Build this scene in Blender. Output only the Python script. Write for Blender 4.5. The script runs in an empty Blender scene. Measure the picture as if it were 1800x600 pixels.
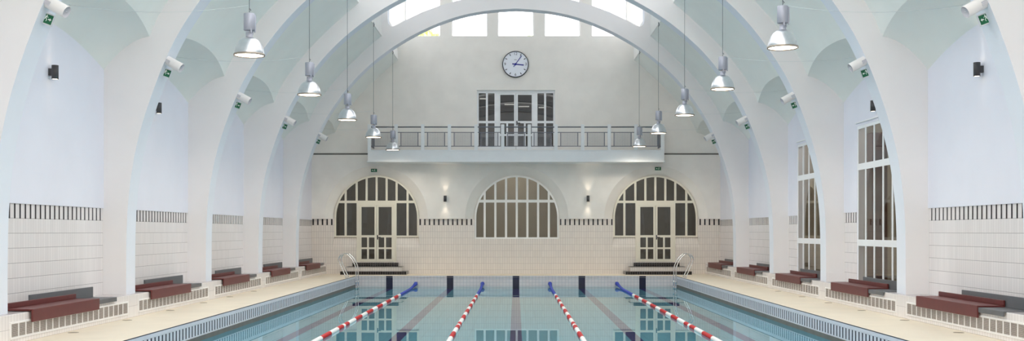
import bpy, bmesh, math, random
import numpy as np
from mathutils import Vector, Matrix
random.seed(7)
PI = math.pi
scn = bpy.context.scene
COL = scn.collection
H = 1.7                      # eye height above the deck
F = 1851.0                   # focal length in pixels of the 1800 px wide frame
D = 5.35                     # bay spacing
XW = 8.17                    # niche wall
YB = 42.1                    # back wall
def ynear(k): return (k + .893) * D
def yfar(k): return (k + .985) * D

# ------------------------------------------------------------------ materials
def lin(c):
    r = []
    for v in c[:3]:
        v = v / 255.0
        r.append(v / 12.92 if v <= .04045 else ((v + .055) / 1.055) ** 2.4)
    return (*r, 1.0)
class NT:
    def __init__(s, name):
        s.m = bpy.data.materials.new(name); s.m.use_nodes = True
        s.t = s.m.node_tree; s.t.nodes.clear()
    def n(s, typ, **kw):
        nd = s.t.nodes.new(typ)
        for k, v in kw.items(): setattr(nd, k, v)
        return nd
    def l(s, a, b): s.t.links.new(a, b)
    def math(s, op, a, b=None):
        nd = s.n('ShaderNodeMath', operation=op)
        for i, v in enumerate((a, b)):
            if v is None: continue
            if isinstance(v, (int, float)): nd.inputs[i].default_value = v
            else: s.l(v, nd.inputs[i])
        return nd.outputs[0]
    def out(s, sh):
        o = s.n('ShaderNodeOutputMaterial'); s.l(sh, o.inputs[0]); return s.m
def mat(name, c, rough=.6, metal=0., var=.04, scale=3., emit=None, es=0., bump=0., coat=0.):
    t = NT(name)
    tc = t.n('ShaderNodeTexCoord')
    no = t.n('ShaderNodeTexNoise'); no.inputs['Scale'].default_value = scale; no.inputs['Detail'].default_value = 4
    t.l(tc.outputs['Object'], no.inputs['Vector'])
    rp = t.n('ShaderNodeValToRGB')
    a = lin(c)
    rp.color_ramp.elements[0].position = .3; rp.color_ramp.elements[1].position = .7
    rp.color_ramp.elements[0].color = (a[0]*(1-var), a[1]*(1-var), a[2]*(1-var), 1)
    rp.color_ramp.elements[1].color = (min(1, a[0]*(1+var)), min(1, a[1]*(1+var)), min(1, a[2]*(1+var)), 1)
    t.l(no.outputs['Fac'], rp.inputs['Fac'])
    p = t.n('ShaderNodeBsdfPrincipled')
    t.l(rp.outputs['Color'], p.inputs['Base Color'])
    p.inputs['Roughness'].default_value = rough; p.inputs['Metallic'].default_value = metal
    if coat: p.inputs['Coat Weight'].default_value = coat
    if emit:
        p.inputs['Emission Color'].default_value = lin(emit); p.inputs['Emission Strength'].default_value = es
    if bump:
        b = t.n('ShaderNodeBump'); b.inputs['Strength'].default_value = bump; b.inputs['Distance'].default_value = .02
        t.l(no.outputs['Fac'], b.inputs['Height']); t.l(b.outputs['Normal'], p.inputs['Normal'])
    return t.out(p.outputs[0])
def tile_mat(name, c, grout, tw, th, uax, vax, voff=0., uoff=0., mortar=.006, rough=.25, var=.03, stripe=None, hline=None):
    """grid tiles; stripe = (z0, z1, pitch, phase, width, period, mirror) adds the dark upright tiles of the frieze"""
    t = NT(name)
    tc = t.n('ShaderNodeTexCoord'); sp = t.n('ShaderNodeSeparateXYZ'); t.l(tc.outputs['Object'], sp.inputs[0])
    cb = t.n('ShaderNodeCombineXYZ')
    t.l(t.math('ADD', sp.outputs[uax], 100*tw - uoff), cb.inputs[0]); t.l(t.math('ADD', sp.outputs[vax], 40*th - voff), cb.inputs[1])
    br = t.n('ShaderNodeTexBrick', offset=0., squash=1.)
    a = lin(c)
    br.inputs['Color1'].default_value = (a[0]*(1-var), a[1]*(1-var), a[2]*(1-var), 1)
    br.inputs['Color2'].default_value = (min(1, a[0]*(1+var)), min(1, a[1]*(1+var)), min(1, a[2]*(1+var)), 1)
    br.inputs['Mortar'].default_value = lin(grout)
    br.inputs['Scale'].default_value = 1.; br.inputs['Mortar Size'].default_value = mortar; br.inputs['Mortar Smooth'].default_value = .3
    br.inputs['Brick Width'].default_value = tw; br.inputs['Row Height'].default_value = th
    t.l(cb.outputs[0], br.inputs['Vector'])
    colr = br.outputs['Color']
    if hline:
        hm = t.math('LESS_THAN', t.math('FLOORED_MODULO', t.math('SUBTRACT', sp.outputs[vax], voff - .003), th), .006)
        hx = t.n('ShaderNodeMix', data_type='RGBA'); t.l(hm, hx.inputs['Factor']); t.l(colr, hx.inputs['A']); hx.inputs['B'].default_value = lin(hline); colr = hx.outputs['Result']
    if stripe:
        z0, z1, pitch, phase, wd, period, mirror = stripe
        u = sp.outputs[uax]
        if mirror: u = t.math('ABSOLUTE', u)
        if period: u = t.math('FLOORED_MODULO', t.math('SUBTRACT', u, period[0]), period[1])
        md = t.math('FLOORED_MODULO', t.math('SUBTRACT', u, phase), pitch)
        msk = t.math('LESS_THAN', md, wd)
        msk = t.math('MULTIPLY', msk, t.math('GREATER_THAN', sp.outputs[2], z0))
        msk = t.math('MULTIPLY', msk, t.math('LESS_THAN', sp.outputs[2], z1))
        mx = t.n('ShaderNodeMix', data_type='RGBA'); t.l(msk, mx.inputs['Factor'])
        t.l(colr, mx.inputs['A']); mx.inputs['B'].default_value = lin((22, 16, 34))
        colr = mx.outputs['Result']
    p = t.n('ShaderNodeBsdfPrincipled'); t.l(colr, p.inputs['Base Color'])
    p.inputs['Roughness'].default_value = rough
    return t.out(p.outputs[0])
def glass_mat(name, tint, refl=.06, gl=(255, 255, 255)):
    t = NT(name)
    tr = t.n('ShaderNodeBsdfTransparent'); tr.inputs[0].default_value = lin(tint)
    g = t.n('ShaderNodeBsdfGlossy'); g.inputs['Roughness'].default_value = .02; g.inputs[0].default_value = lin(gl)
    lw = t.n('ShaderNodeLayerWeight')
    f = t.math('ADD', t.math('MULTIPLY', t.math('POWER', lw.outputs['Facing'], 5.), .9), refl)
    mx = t.n('ShaderNodeMixShader'); t.l(f, mx.inputs[0]); t.l(tr.outputs[0], mx.inputs[1]); t.l(g.outputs[0], mx.inputs[2])
    return t.out(mx.outputs[0])
def water_mat():
    t = NT('pool water')
    tc = t.n('ShaderNodeTexCoord')
    mp = t.n('ShaderNodeMapping'); mp.inputs['Scale'].default_value = (1.2, .5, 1); t.l(tc.outputs['Object'], mp.inputs[0])
    no = t.n('ShaderNodeTexNoise'); no.inputs['Scale'].default_value = 1.3; no.inputs['Detail'].default_value = 2
    t.l(mp.outputs[0], no.inputs['Vector'])
    b = t.n('ShaderNodeBump'); b.inputs['Strength'].default_value = .022; b.inputs['Distance'].default_value = .02
    t.l(no.outputs['Fac'], b.inputs['Height'])
    g = t.n('ShaderNodeBsdfGlass'); g.inputs['IOR'].default_value = 1.333; g.inputs['Roughness'].default_value = 0.
    g.inputs['Color'].default_value = lin((240, 252, 253))
    t.l(b.outputs[0], g.inputs['Normal'])
    return t.out(g.outputs[0])

M = dict(
    soffit=mat('arch soffit daylight tint', (234, 238, 246), .75, var=.015, scale=1.2),  # bluish daylight on the arch undersides put into this colour
    rib=mat('arch plaster', (237, 234, 234), .75, var=.015, scale=1.2),
    niche=mat('niche plaster', (235, 236, 246), .75, var=.015, scale=1.2),
    shell=mat('vault plaster', (242, 245, 241), .8, var=.02, scale=1.),
    back=mat('back wall plaster', (243, 239, 233), .8, var=.035, scale=1.6),
    lantern=mat('lantern plaster', (242, 242, 240), .8, var=.02),
    balc=mat('balcony paint', (236, 239, 241), .6, var=.02),
    deck=mat('deck resin', (240, 228, 207), .55, var=.035, scale=1.1),
    frame=mat('window paint', (250, 248, 243), .45, var=.02),
    frame2=mat('side window paint', (244, 246, 248), .45, var=.02),
    dframe=mat('door paint', (238, 232, 215), .45, var=.02),
    gutter=mat('overflow grating', (228, 232, 240), .45, var=.03),
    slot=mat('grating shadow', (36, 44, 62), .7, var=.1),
    ledge=mat('gutter lip', (112, 110, 104), .5, var=.1),
    red=mat('red bench coating', (100, 42, 41), .42, var=.06, scale=6),
    grey=mat('grey bench coating', (98, 100, 104), .45, var=.05, scale=6),
    vent=mat('vent paint', (242, 240, 238), .5, var=.02),
    louvre=mat('vent louvre', (206, 197, 191), .5, var=.06),
    dark=mat('vent cavity', (104, 98, 96), .8, var=.1),
    alu=mat('brushed aluminium', (232, 234, 238), .28, 1., var=.05, scale=14),
    alug=mat('grey lamp housing', (176, 178, 190), .42, .3, var=.04),
    rim=mat('lamp rim', (178, 164, 150), .35, .7, var=.04),
    glow=mat('lamp glass', (255, 245, 225), .4, emit=(255, 240, 214), es=6.),
    cable=mat('lamp cable', (120, 124, 128), .6, var=.05),
    wire=mat('feed wire', (214, 220, 220), .6, var=.05),
    spk=mat('speaker shell', (236, 232, 230), .5, var=.02),
    spkg=mat('speaker grille', (196, 194, 200), .6, var=.08, scale=60),
    brk=mat('bracket metal', (92, 96, 98), .5, .4, var=.05),
    wl=mat('wall light body', (74, 72, 74), .5, .2, var=.06),
    wlg=mat('wall light lens', (255, 244, 225), .4, emit=(255, 236, 205), es=3.),
    sbox=mat('sign housing', (226, 226, 230), .5, var=.02),
    green=mat('sign green', (18, 104, 66), .5, var=.05),
    white=mat('sign white', (240, 245, 240), .5, var=.02),
    clockf=mat('clock face', (240, 243, 252), .4, var=.01),
    black=mat('clock black', (34, 34, 44), .5, var=.05),
    blue=mat('clock hand blue', (24, 26, 140), .4, var=.05),
    fred=mat('red float plastic', (196, 8, 18), .5, var=.05),
    fwht=mat('white float plastic', (250, 248, 245), .38, var=.03),
    fblu=mat('blue float plastic', (4, 58, 190), .5, var=.05),
    chrome=mat('polished steel', (225, 226, 228), .12, 1., var=.03),
    rail=mat('railing steel', (110, 114, 124), .5, .4, var=.05),
    mesh=mat('railing mesh wire', (140, 142, 148), .5, .4, var=.05),
    btile=tile_mat('black step tile', (24, 22, 26), (120, 112, 108), .093, .13, 0, 2, mortar=.006, rough=.2),
    basin=tile_mat('pool tile', (140, 206, 226), (130, 194, 214), .25, .25, 0, 1, mortar=.012),
    fwall=tile_mat('pool end tile', (232, 226, 226), (204, 202, 206), .125, .125, 0, 2, mortar=.008),
    lanew=mat('navy wall tile', (20, 22, 56), .3, var=.12, scale=8),
    lane=mat('lane tile with reflection tint', (64, 40, 130), .3, var=.12, scale=8),  # purple of the water's reflection put into the lane colour
    room4=mat('office paint', (160, 152, 136), .8, var=.05),
    room=mat('back room paint', (165, 160, 152), .8, var=.05),
    room2=mat('corridor paint', (180, 170, 152), .8, var=.05),
    room3=mat('upper room paint', (100, 92, 84), .8, var=.05),
    brick=mat('brown pier paint', (110, 70, 58), .8, var=.1),
    tube=mat('tube light', (255, 255, 255), .5, emit=(255, 252, 245), es=.6),
    drain=mat('drain cover', (160, 148, 128), .5, .3, var=.06),
    leaf=mat('sunlit leaves', (216, 226, 140), .7, var=.2, scale=5),
    bark=mat('tree bark', (110, 90, 70), .9, var=.2),
    ground=mat('outside ground', (150, 150, 140), .9, var=.1),
    glass=glass_mat('dark door glass', (178, 180, 176), .06),
    glassc=glass_mat('clear glass', (252, 253, 255), .05),
    glasst=glass_mat('tinted lantern glass', (196, 199, 202), .05),
    glassw=glass_mat('hall window glass', (215, 213, 206), .07),
    water=water_mat(),
)
TH = .245
STR_S = (H + .46 - .25, H + .455, .1857, .052, .056, (15.97, D), False)
M['tl'] = tile_mat('side wall tile', (236, 231, 230), (212, 206, 206), .0929, TH, 1, 2, voff=H + .215, uoff=15.97, mortar=.004, stripe=STR_S, hline=(150, 144, 146))
M['tb'] = tile_mat('back wall tile', (234, 226, 217), (200, 190, 184), .093, .255, 0, 2, voff=H + .245, uoff=1.97, mortar=.006,
                   stripe=(H + .25, H + .493, .186, 1.97 - .028, .058, None, True))
M['tp'] = tile_mat('plinth tile', (236, 231, 229), (196, 190, 190), .0929, .225, 1, 2, mortar=.004)

# ------------------------------------------------------------------ mesh helpers
class MB:
    def __init__(s): s.v = []; s.f = []; s.mi = []; s.sm = []
    def face(s, pts, mi=0, sm=False):
        b = len(s.v); s.v += [tuple(p) for p in pts]; s.f.append(tuple(range(b, b+len(pts)))); s.mi.append(mi); s.sm.append(sm)
    def box(s, x0, x1, y0, y1, z0, z1, mi=0, rot=None):
        if x0 > x1: x0, x1 = x1, x0
        if y0 > y1: y0, y1 = y1, y0
        if z0 > z1: z0, z1 = z1, z0
        c = [Vector((x, y, z)) for z in (z0, z1) for y in (y0, y1) for x in (x0, x1)]
        if rot: c = [rot @ p for p in c]
        b = len(s.v); s.v += [tuple(p) for p in c]
        for q in ((0,2,3,1),(4,5,7,6),(0,1,5,4),(2,6,7,3),(0,4,6,2),(1,3,7,5)):
            s.f.append(tuple(b+i for i in q)); s.mi.append(mi); s.sm.append(False)
    def grid(s, rows, mi=0, sm=True, flip=False):
        b = len(s.v); nr = len(rows); nc = len(rows[0])
        for r in rows: s.v += [tuple(p) for p in r]
        for i in range(nr-1):
            for j in range(nc-1):
                q = [b+i*nc+j, b+i*nc+j+1, b+(i+1)*nc+j+1, b+(i+1)*nc+j]
                if flip: q.reverse()
                s.f.append(tuple(q)); s.mi.append(mi); s.sm.append(sm)
    def tube(s, path, r, seg=10, mi=0, caps=True, radii=None):
        path = [Vector(p) for p in path]; rings = []
        n = len(path)
        up = Vector((0, 0, 1)); prevx = None
        for i, p in enumerate(path):
            t = (path[min(i+1, n-1)] - path[max(i-1, 0)]).normalized()
            if prevx is None:
                ref = up if abs(t.dot(up)) < .9 else Vector((1, 0, 0))
                x = t.cross(ref).normalized()
            else:
                x = (prevx - t*prevx.dot(t)).normalized()
            y = t.cross(x); prevx = x
            rr = radii[i] if radii else r
            rings.append([p + (x*math.cos(2*PI*j/seg) + y*math.sin(2*PI*j/seg))*rr for j in range(seg)])
        b = len(s.v)
        for rg in rings: s.v += [tuple(p) for p in rg]
        for i in range(n-1):
            for j in range(seg):
                k = (j+1) % seg
                s.f.append((b+i*seg+j, b+i*seg+k, b+(i+1)*seg+k, b+(i+1)*seg+j)); s.mi.append(mi); s.sm.append(True)
        if caps:
            s.f.append(tuple(b+j for j in reversed(range(seg)))); s.mi.append(mi); s.sm.append(False)
            s.f.append(tuple(b+(n-1)*seg+j for j in range(seg))); s.mi.append(mi); s.sm.append(False)
    def lathe(s, prof, seg=24, mi=0, axis=None, cap0=False, cap1=False):
        """prof = [(r, z)]; around local Z unless axis matrix given"""
        b = len(s.v); n = len(prof)
        for r, z in prof:
            for j in range(seg):
                p = Vector((r*math.cos(2*PI*j/seg), r*math.sin(2*PI*j/seg), z))
                if axis: p = axis @ p
                s.v.append(tuple(p))
        for i in range(n-1):
            for j in range(seg):
                k = (j+1) % seg
                s.f.append((b+i*seg+j, b+i*seg+k, b+(i+1)*seg+k, b+(i+1)*seg+j)); s.mi.append(mi); s.sm.append(True)
        if cap0: s.f.append(tuple(b+j for j in reversed(range(seg)))); s.mi.append(mi); s.sm.append(False)
        if cap1: s.f.append(tuple(b+(n-1)*seg+j for j in range(seg))); s.mi.append(mi); s.sm.append(False)
    def prism(s, poly, y0, y1, mi=0, mis=None):
        """polygon in XZ extruded along Y"""
        b = len(s.v); n = len(poly)
        s.v += [(x, y0, z) for x, z in poly] + [(x, y1, z) for x, z in poly]
        s.f.append(tuple(range(b, b+n))); s.mi.append(mi); s.sm.append(False)
        s.f.append(tuple(b+n+i for i in reversed(range(n)))); s.mi.append(mi); s.sm.append(False)
        for i in range(n):
            j = (i+1) % n
            s.f.append((b+i, b+n+i, b+n+j, b+j)); s.mi.append(mi if mis is None else mis); s.sm.append(False)
    def build(s, name, mats, parent=None, recalc=False, bevel=0.):
        me = bpy.data.meshes.new(name)
        me.from_pydata(s.v, [], s.f)
        if not isinstance(mats, (list, tuple)): mats = [mats]
        for m in mats: me.materials.append(M[m] if isinstance(m, str) else m)
        me.polygons.foreach_set('material_index', s.mi); me.polygons.foreach_set('use_smooth', s.sm)
        if recalc:
            bm = bmesh.new(); bm.from_mesh(me); bmesh.ops.recalc_face_normals(bm, faces=bm.faces); bm.to_mesh(me); bm.free()
        me.update()
        o = bpy.data.objects.new(name, me); COL.objects.link(o)
        if parent: o.parent = parent
        if bevel:
            md = o.modifiers.new('soft edge', 'BEVEL'); md.width = bevel; md.segments = 2; md.limit_method = 'ANGLE'
        return o
def tag(o, label, cat, group=None):
    o['label'] = label; o['category'] = cat
    if group: o['group'] = group
    return o
def struct(o): o['kind'] = 'structure'; return o
def empty(name, loc=(0, 0, 0), rz=0.):
    o = bpy.data.objects.new(name, None); COL.objects.link(o)
    o.location = loc; o.rotation_euler = (0, 0, rz); o.empty_display_size = .1
    return o
def kids(o): return [c for c in bpy.data.objects if c.parent == o]
def copy_tree(o, parent=None):
    c = o.copy(); COL.objects.link(c)
    if parent: c.parent = parent
    for ch in kids(o): copy_tree(ch, c)
    return c
def interp(tab, x):
    xs = [a for a, b in tab]; ys = [b for a, b in tab]
    return float(np.interp(x, xs, ys))
def smooth_curve(pts, n=60, passes=12):
    p = np.array(pts, float); s = np.concatenate([[0], np.cumsum(np.hypot(*np.diff(p, axis=0).T))])
    u = np.linspace(0, s[-1], n); q = np.stack([np.interp(u, s, p[:, 0]), np.interp(u, s, p[:, 1])], 1)
    for _ in range(passes): q[1:-1] = .5*q[1:-1] + .25*(q[:-2] + q[2:])
    return [tuple(a) for a in q]

# ------------------------------------------------------------------ profiles (X, height above eye)
INTR = smooth_curve([(7.71, -1.7), (7.71, -.6), (7.70, .3), (7.63, 1.05), (7.57, 1.4), (7.49, 1.8), (7.38, 2.2), (7.23, 2.65),
        (7.11, 2.98), (7.0, 3.25), (6.83, 3.67), (6.65, 3.99), (6.47, 4.27), (6.2, 4.65), (5.90, 5.05), (5.48, 5.52), (4.94, 6.0),
        (4.32, 6.47), (3.6, 6.9), (2.65, 7.34), (1.8, 7.61), (.9, 7.76), (0, 7.81)], 70, 5)
SHELL = smooth_curve([(7.36, 3.5), (7.257, 3.85), (7.11, 4.21), (6.885, 4.58), (6.56, 5.02), (6.25, 5.4), (5.97, 5.70), (5.66, 6.0),
        (5.23, 6.40), (4.95, 6.65), (4.70, 6.86)], 50, 4)
def shell_x(z): return interp([(b, a) for a, b in SHELL], z)
def shell_z(x): return interp(sorted(SHELL), x)
def zw(t): return 3.61 - .48 * (abs(t)**1.6 if abs(t) > .15 else (.15**1.6)*(.25 + .75*(t/.15)**2))
def zg(t): return 4.22 - .36*abs(t)**2.3
LX, LZ0, LZS, LZT, LZR = 4.70, 6.86, 7.80, 9.62, 9.95   # lantern wall, lower edge, sill, window head, roof

# ------------------------------------------------------------------ ribs
EXT = [(0, 8.33), (1.3, 8.24), (2.0, 8.10), (2.65, 7.92), (3.3, 7.68), (3.88, 7.40), (4.15, 7.25), (4.30, 7.18), (4.40, 7.19), (4.47, 7.28), (4.5, 7.45), (4.5, LZR)]
half = [(x, z+H) for x, z in INTR]
outer = [(4.74, LZR), (4.74, 7.0), (5.4, 6.6), (5.9, 6.05), (6.5, 5.4), (7.1, 4.6), (7.6, 4.15), (8.3, 4.0), (8.3, -1.7)]
def rib_poly():
    r = [(x, z) for x, z in half]                        # foot -> crown, right side
    l = [(-x, z) for x, z in reversed(half[:-1])]        # crown -> foot, left
    o = [(x, z+H) for x, z in outer]
    e = [(x, z+H) for x, z in EXT]
    poly = r + l + [(-x, z) for x, z in reversed(o)] + [(-x, z) for x, z in reversed(e)] + e[1:] + o
    return poly
trim_n = [0]
def trim_name(): trim_n[0] += 1; return 'trim_%d' % trim_n[0]
for k in range(-1, 7):
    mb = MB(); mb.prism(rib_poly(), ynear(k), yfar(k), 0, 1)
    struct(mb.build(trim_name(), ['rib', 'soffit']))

# ------------------------------------------------------------------ side walls, vaults
NT_ = 28
def bay_range(k): return yfar(k), (ynear(k+1) if k < 6 else YB + .12)
WIN = {}                                                 # right-hand windows per bay: (y0, y1, z0, z1)
for k in (3, 4): WIN[k] = (22.25 + (k-3)*D, 25.16 + (k-3)*D, H - 1.25, H + 2.5)
def side_wall(sgn, name):
    mb = MB()
    for k in range(-1, 7):
        y0, y1 = bay_range(k); yc = (yfar(k) + (k+1.893)*D)/2; hw = ((k+1.893)*D - yfar(k))/2
        ys = list(np.linspace(y0, y1, NT_+1))
        w = WIN.get(k) if sgn > 0 else None
        if w: ys = sorted(set([v for v in ys if min(abs(v-w[0]), abs(v-w[1])) > .05] + [w[0], w[1]]))
        zt = H + .457
        for a, b in zip(ys[:-1], ys[1:]):
            ta, tb = (a-yc)/hw, (b-yc)/hw
            segs = [(0., 0., zt, zt, 1, XW)]
            segs.append((zt, zt, H+zw(ta)+.13, H+zw(tb)+.13, 0, XW-.02))
            ins = w and a >= w[0]-1e-6 and b <= w[1]+1e-6
            for (za, zb, ua, ub, mi, X) in segs:
                if ins:
                    parts = [(za, zb, min(ua, w[2]), min(ub, w[2])), (max(za, w[3]), max(zb, w[3]), ua, ub)]
                else: parts = [(za, zb, ua, ub)]
                for (p0, p1, q0, q1) in parts:
                    if q0 - p0 < 1e-4 and q1 - p1 < 1e-4: continue
                    pts = [(sgn*X, a, p0), (sgn*X, b, p1), (sgn*X, b, q1), (sgn*X, a, q0)]
                    if sgn > 0: pts.reverse()
                    mb.face(pts, mi)
            if not ins:                                   # lower edge of the plaster
                mb.face([(sgn*XW, a, zt), (sgn*XW, b, zt), (sgn*(XW-.02), b, zt), (sgn*(XW-.02), a, zt)], 0)
        if w:                                             # reveal of the opening
            Xo = XW + .2
            for (a, b, c, d_) in (((w[0], w[2]), (w[0], w[3]), 0, 0), ((w[0], w[3]), (w[1], w[3]), 0, 0), ((w[1], w[3]), (w[1], w[2]), 0, 0), ((w[1], w[2]), (w[0], w[2]), 0, 0)):
                mb.face([(sgn*(XW-.02), a[0], a[1]), (sgn*(XW-.02), b[0], b[1]), (sgn*Xo, b[0], b[1]), (sgn*Xo, a[0], a[1])], 0)
    return struct(mb.build(name, ['niche', 'tl']))
side_wall(-1, 'wall_left'); side_wall(1, 'wall_right')

mb = MB()
for sgn in (-1, 1):
    for k in range(-1, 7):
        y0, y1 = bay_range(k); yc = (yfar(k) + (k+1.893)*D)/2; hw = ((k+1.893)*D - yfar(k))/2
        ys = np.linspace(y0, y1, NT_+1)
        lun, sh = [], []
        for y in ys:
            t = (y-yc)/hw; Zg = zg(t); Xg = shell_x(Zg); Zw = zw(t)
            row = []
            for s in np.linspace(0, 1, 15):
                row.append((sgn*(XW+.03 + (Xg-XW-.03)*s), y, H + Zw + (Zg-Zw)*s + .15*4*s*(1-s)))
            lun.append(row)
            row = []
            for u in np.linspace(0, 1, 25):
                x = Xg + (LX - Xg)*(1-(1-u)**1.4); row.append((sgn*x, y, H + shell_z(x)))
            row[0] = (sgn*Xg, y, H+Zg)
            sh.append(row)
        mb.grid(lun, 0, True, flip=(sgn < 0)); mb.grid(sh, 0, True, flip=(sgn < 0))
    # lantern side wall below the sill and above the window head
    mb.box(sgn*LX, sgn*(LX+.14), -.6, YB+.2, H+LZ0-.02, H+LZS, 1)
    mb.box(sgn*LX, sgn*(LX+.14), -.6, YB+.2, H+LZT, H+LZR, 1)
mb.box(-LX-.2, LX+.2, -.6, YB+.2, H+LZR, H+LZR+.15, 1)
struct(mb.build('ceiling', ['shell', 'lantern']))

# lantern side windows (frames with a pane)
win_n = [0]
def win_name(): win_n[0] += 1; return 'window_%d' % win_n[0]
for sgn in (-1, 1):
    for k in range(2, 7):
        y0, y1 = bay_range(k); y1 = min(y1, YB)
        fm = MB(); X0, X1 = sgn*(LX+.03), sgn*(LX+.10); za, zb = H+LZS, H+LZT
        fm.box(X0, X1, y0, y1, za, za+.05); fm.box(X0, X1, y0, y1, zb-.05, zb)
        for q in (0, 1/3, 2/3, 1):
            yy = y0 + .03 + (y1-y0-.06)*q; fm.box(X0, X1, yy-.03, yy+.03, za+.05, zb-.05)
        o = struct(fm.build(win_name(), 'frame2'))
        pm = MB(); X = sgn*(LX+.065); pm.face([(X, y0, za), (X, y1, za), (X, y1, zb), (X, y0, zb)])
        pm.build('pane', 'glasst', o)

# ------------------------------------------------------------------ back wall
def arc(xc, zc, r, a0, a1, n=40):
    return [(xc + r*math.cos(a0 + (a1-a0)*i/n), zc + r*math.sin(a0 + (a1-a0)*i/n)) for i in range(n+1)]
ZC = .55; RI = 1.69; RO = 2.06; ZP = .495
CEN = [(-5.58, 'door'), (0.03, 'win'), (5.58, 'door')]
YP = YB - .10                                            # plaster face
CLW = [(-4.43, -3.02), (-2.56, -1.14), (-.73, .71), (1.14, 2.56), (3.02, 4.43)]
UD = (-1.56, 1.56, 3.27, 5.64)                           # opening of the balcony door
def fill_poly(loops, y, mi, mb, flip=False):
    bm = bmesh.new()
    for lp in loops:
        vs = [bm.verts.new((x, y, z+H)) for x, z in lp]
        for i in range(len(vs)): bm.edges.new((vs[i], vs[(i+1) % len(vs)]))
    bmesh.ops.triangle_fill(bm, use_beauty=True, use_dissolve=False, edges=bm.edges[:], normal=(0, -1, 0))
    b = len(mb.v); bm.verts.index_update()
    mb.v += [tuple(v.co) for v in bm.verts]
    for f in bm.faces:
        mb.f.append(tuple(b + v.index for v in f.verts)); mb.mi.append(mi); mb.sm.append(False)
    bm.free()
def reveal(loop, ya, yb, mi, mb, closed=True):
    n = len(loop)
    for i in range(n if closed else n-1):
        j = (i+1) % n
        (x0, z0), (x1, z1) = loop[i], loop[j]
        mb.face([(x0, ya, z0+H), (x1, ya, z1+H), (x1, yb, z1+H), (x0, yb, z0+H)], mi)
mb = MB()
XO = 8.35
a0o = math.asin((ZP-ZC)/RO); a0i = math.asin((ZP-ZC)/RI)
outl = [(-XO, ZP)]
for xc, kd in CEN: outl += list(reversed(arc(xc, ZC, RO, a0o, PI - a0o)))
outl += [(XO, ZP), (XO, LZR+.1), (-XO, LZR+.1)]
holes = [[(UD[0], UD[2]), (UD[1], UD[2]), (UD[1], UD[3]), (UD[0], UD[3])]]
for a, b in CLW: holes.append([(a, LZS), (b, LZS), (b, LZT), (a, LZT)])
fill_poly([outl] + holes, YP, 0, mb)
for h in holes: reveal(h, YP, YB+.2, 0, mb)
for xc, kd in CEN:                                       # splayed arch reveals
    A = arc(xc, ZC, RO, a0o, PI-a0o); B = arc(xc, ZC, RI, a0i, PI-a0i)
    mb.grid([[(x, YP, z+H) for x, z in A], [(x, YB+.16, z+H) for x, z in B]], 0, True)
mb.box(-XO, XO, YP, YB-.001, H+ZP, H+ZP+.004, 0) if False else None
# narrow underside of the plaster edge between the arches
xs = [-XO] + [v for xc, _ in CEN for v in (xc-RO, xc+RO)] + [XO]
for a, b in zip(xs[0::2], xs[1::2]): mb.face([(a, YP, H+ZP), (b, YP, H+ZP), (b, YB, H+ZP), (a, YB, H+ZP)], 0)
for xc, _ in CEN:
    for s in (-1, 1): mb.face([(xc+s*RO, YP, H+ZP), (xc+s*RI, YB+.15, H+ZP), (xc+s*RI, YB, H+ZP), (xc+s*RO, YB, H+ZP)], 0)
# tiled lower part with notches
SILL_D, SILL_C, DB, DW = -.22, -.30, -1.23, .80
low = [(-XO, -1.7), (XO, -1.7), (XO, ZP)]
notch = []
for xc, kd in reversed(CEN):
    if kd == 'win': nt = [(xc+RI, ZP), (xc+RI, SILL_C), (xc-RI, SILL_C), (xc-RI, ZP)]
    else: nt = [(xc+RI, ZP), (xc+RI, SILL_D), (xc+RI+.07, SILL_D-.42), (xc+DW, SILL_D-.42), (xc+DW, DB), (xc-DW, DB), (xc-DW, SILL_D-.42), (xc-RI-.07, SILL_D-.42), (xc-RI, SILL_D), (xc-RI, ZP)]
    notch.append(nt); low += nt
low += [(-XO, ZP)]
fill_poly([low], YB, 1, mb)
for nt in notch: reveal(nt, YB, YB+.2, 1, mb, closed=False)
# sloping tiled sills beside the doors
for xc in (-5.58, 5.58):
    for s in (-1, 1):
        xa, xb = xc+s*DW, xc+s*RI
        mb.face([(xa, YB+.12, H+SILL_D), (xb+s*.02, YB+.12, H+SILL_D), (xb+s*.07, YB-.001, H+SILL_D-.42), (xa, YB-.001, H+SILL_D-.42)], 1)
struct(mb.build('wall_back', ['back', 'tb']))
# front end wall behind the camera
mb = MB(); mb.box(-XO, XO, -.75, -.6, 0, H+LZR+.1); struct(mb.build('wall_front', 'back'))
# string course left and right of the balcony
for s in (-1, 1):
    mb = MB(); mb.box(s*5.9, s*8.16, YP-.035, YP, H+3.085, H+3.115, 0); mb.box(s*5.9, s*8.16, YP-.012, YP, H+3.06, H+3.085, 1)
    struct(mb.build(trim_name(), ['ledge', 'ledge']))

def bars(mb, boxes, y0, y1):
    for i, (x0, x1, z0, z1) in enumerate(boxes): mb.box(x0, x1, y0+.0006*i, y1+.0006*i, z0+H, z1+H)
def arch_frame(mb, xc, r, w, y0, y1):
    A = arc(xc, ZC, r, math.asin(-.05/r), PI - math.asin(-.05/r)); B = arc(xc, ZC, r-w, math.asin(-.05/r), PI - math.asin(-.05/r))
    for y, fl in ((y0, 0), (y1, 1)):
        mb.grid([[(x, y, z+H) for x, z in A], [(x, y, z+H) for x, z in B]], 0, False)
    mb.grid([[(x, y0, z+H) for x, z in B], [(x, y1, z+H) for x, z in B]], 0, False)
    mb.grid([[(x, y0, z+H) for x, z in A], [(x, y1, z+H) for x, z in A]], 0, False)
def arch_pane(mb, xc, r, sill, y):
    A = arc(xc, ZC, r, 0, PI); pts = [(x, y, z+H) for x, z in A] + [(xc-r, y, sill+H), (xc+r, y, sill+H)]
    mb.face(pts)
FY0, FY1 = YB+.05, YB+.13
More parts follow.
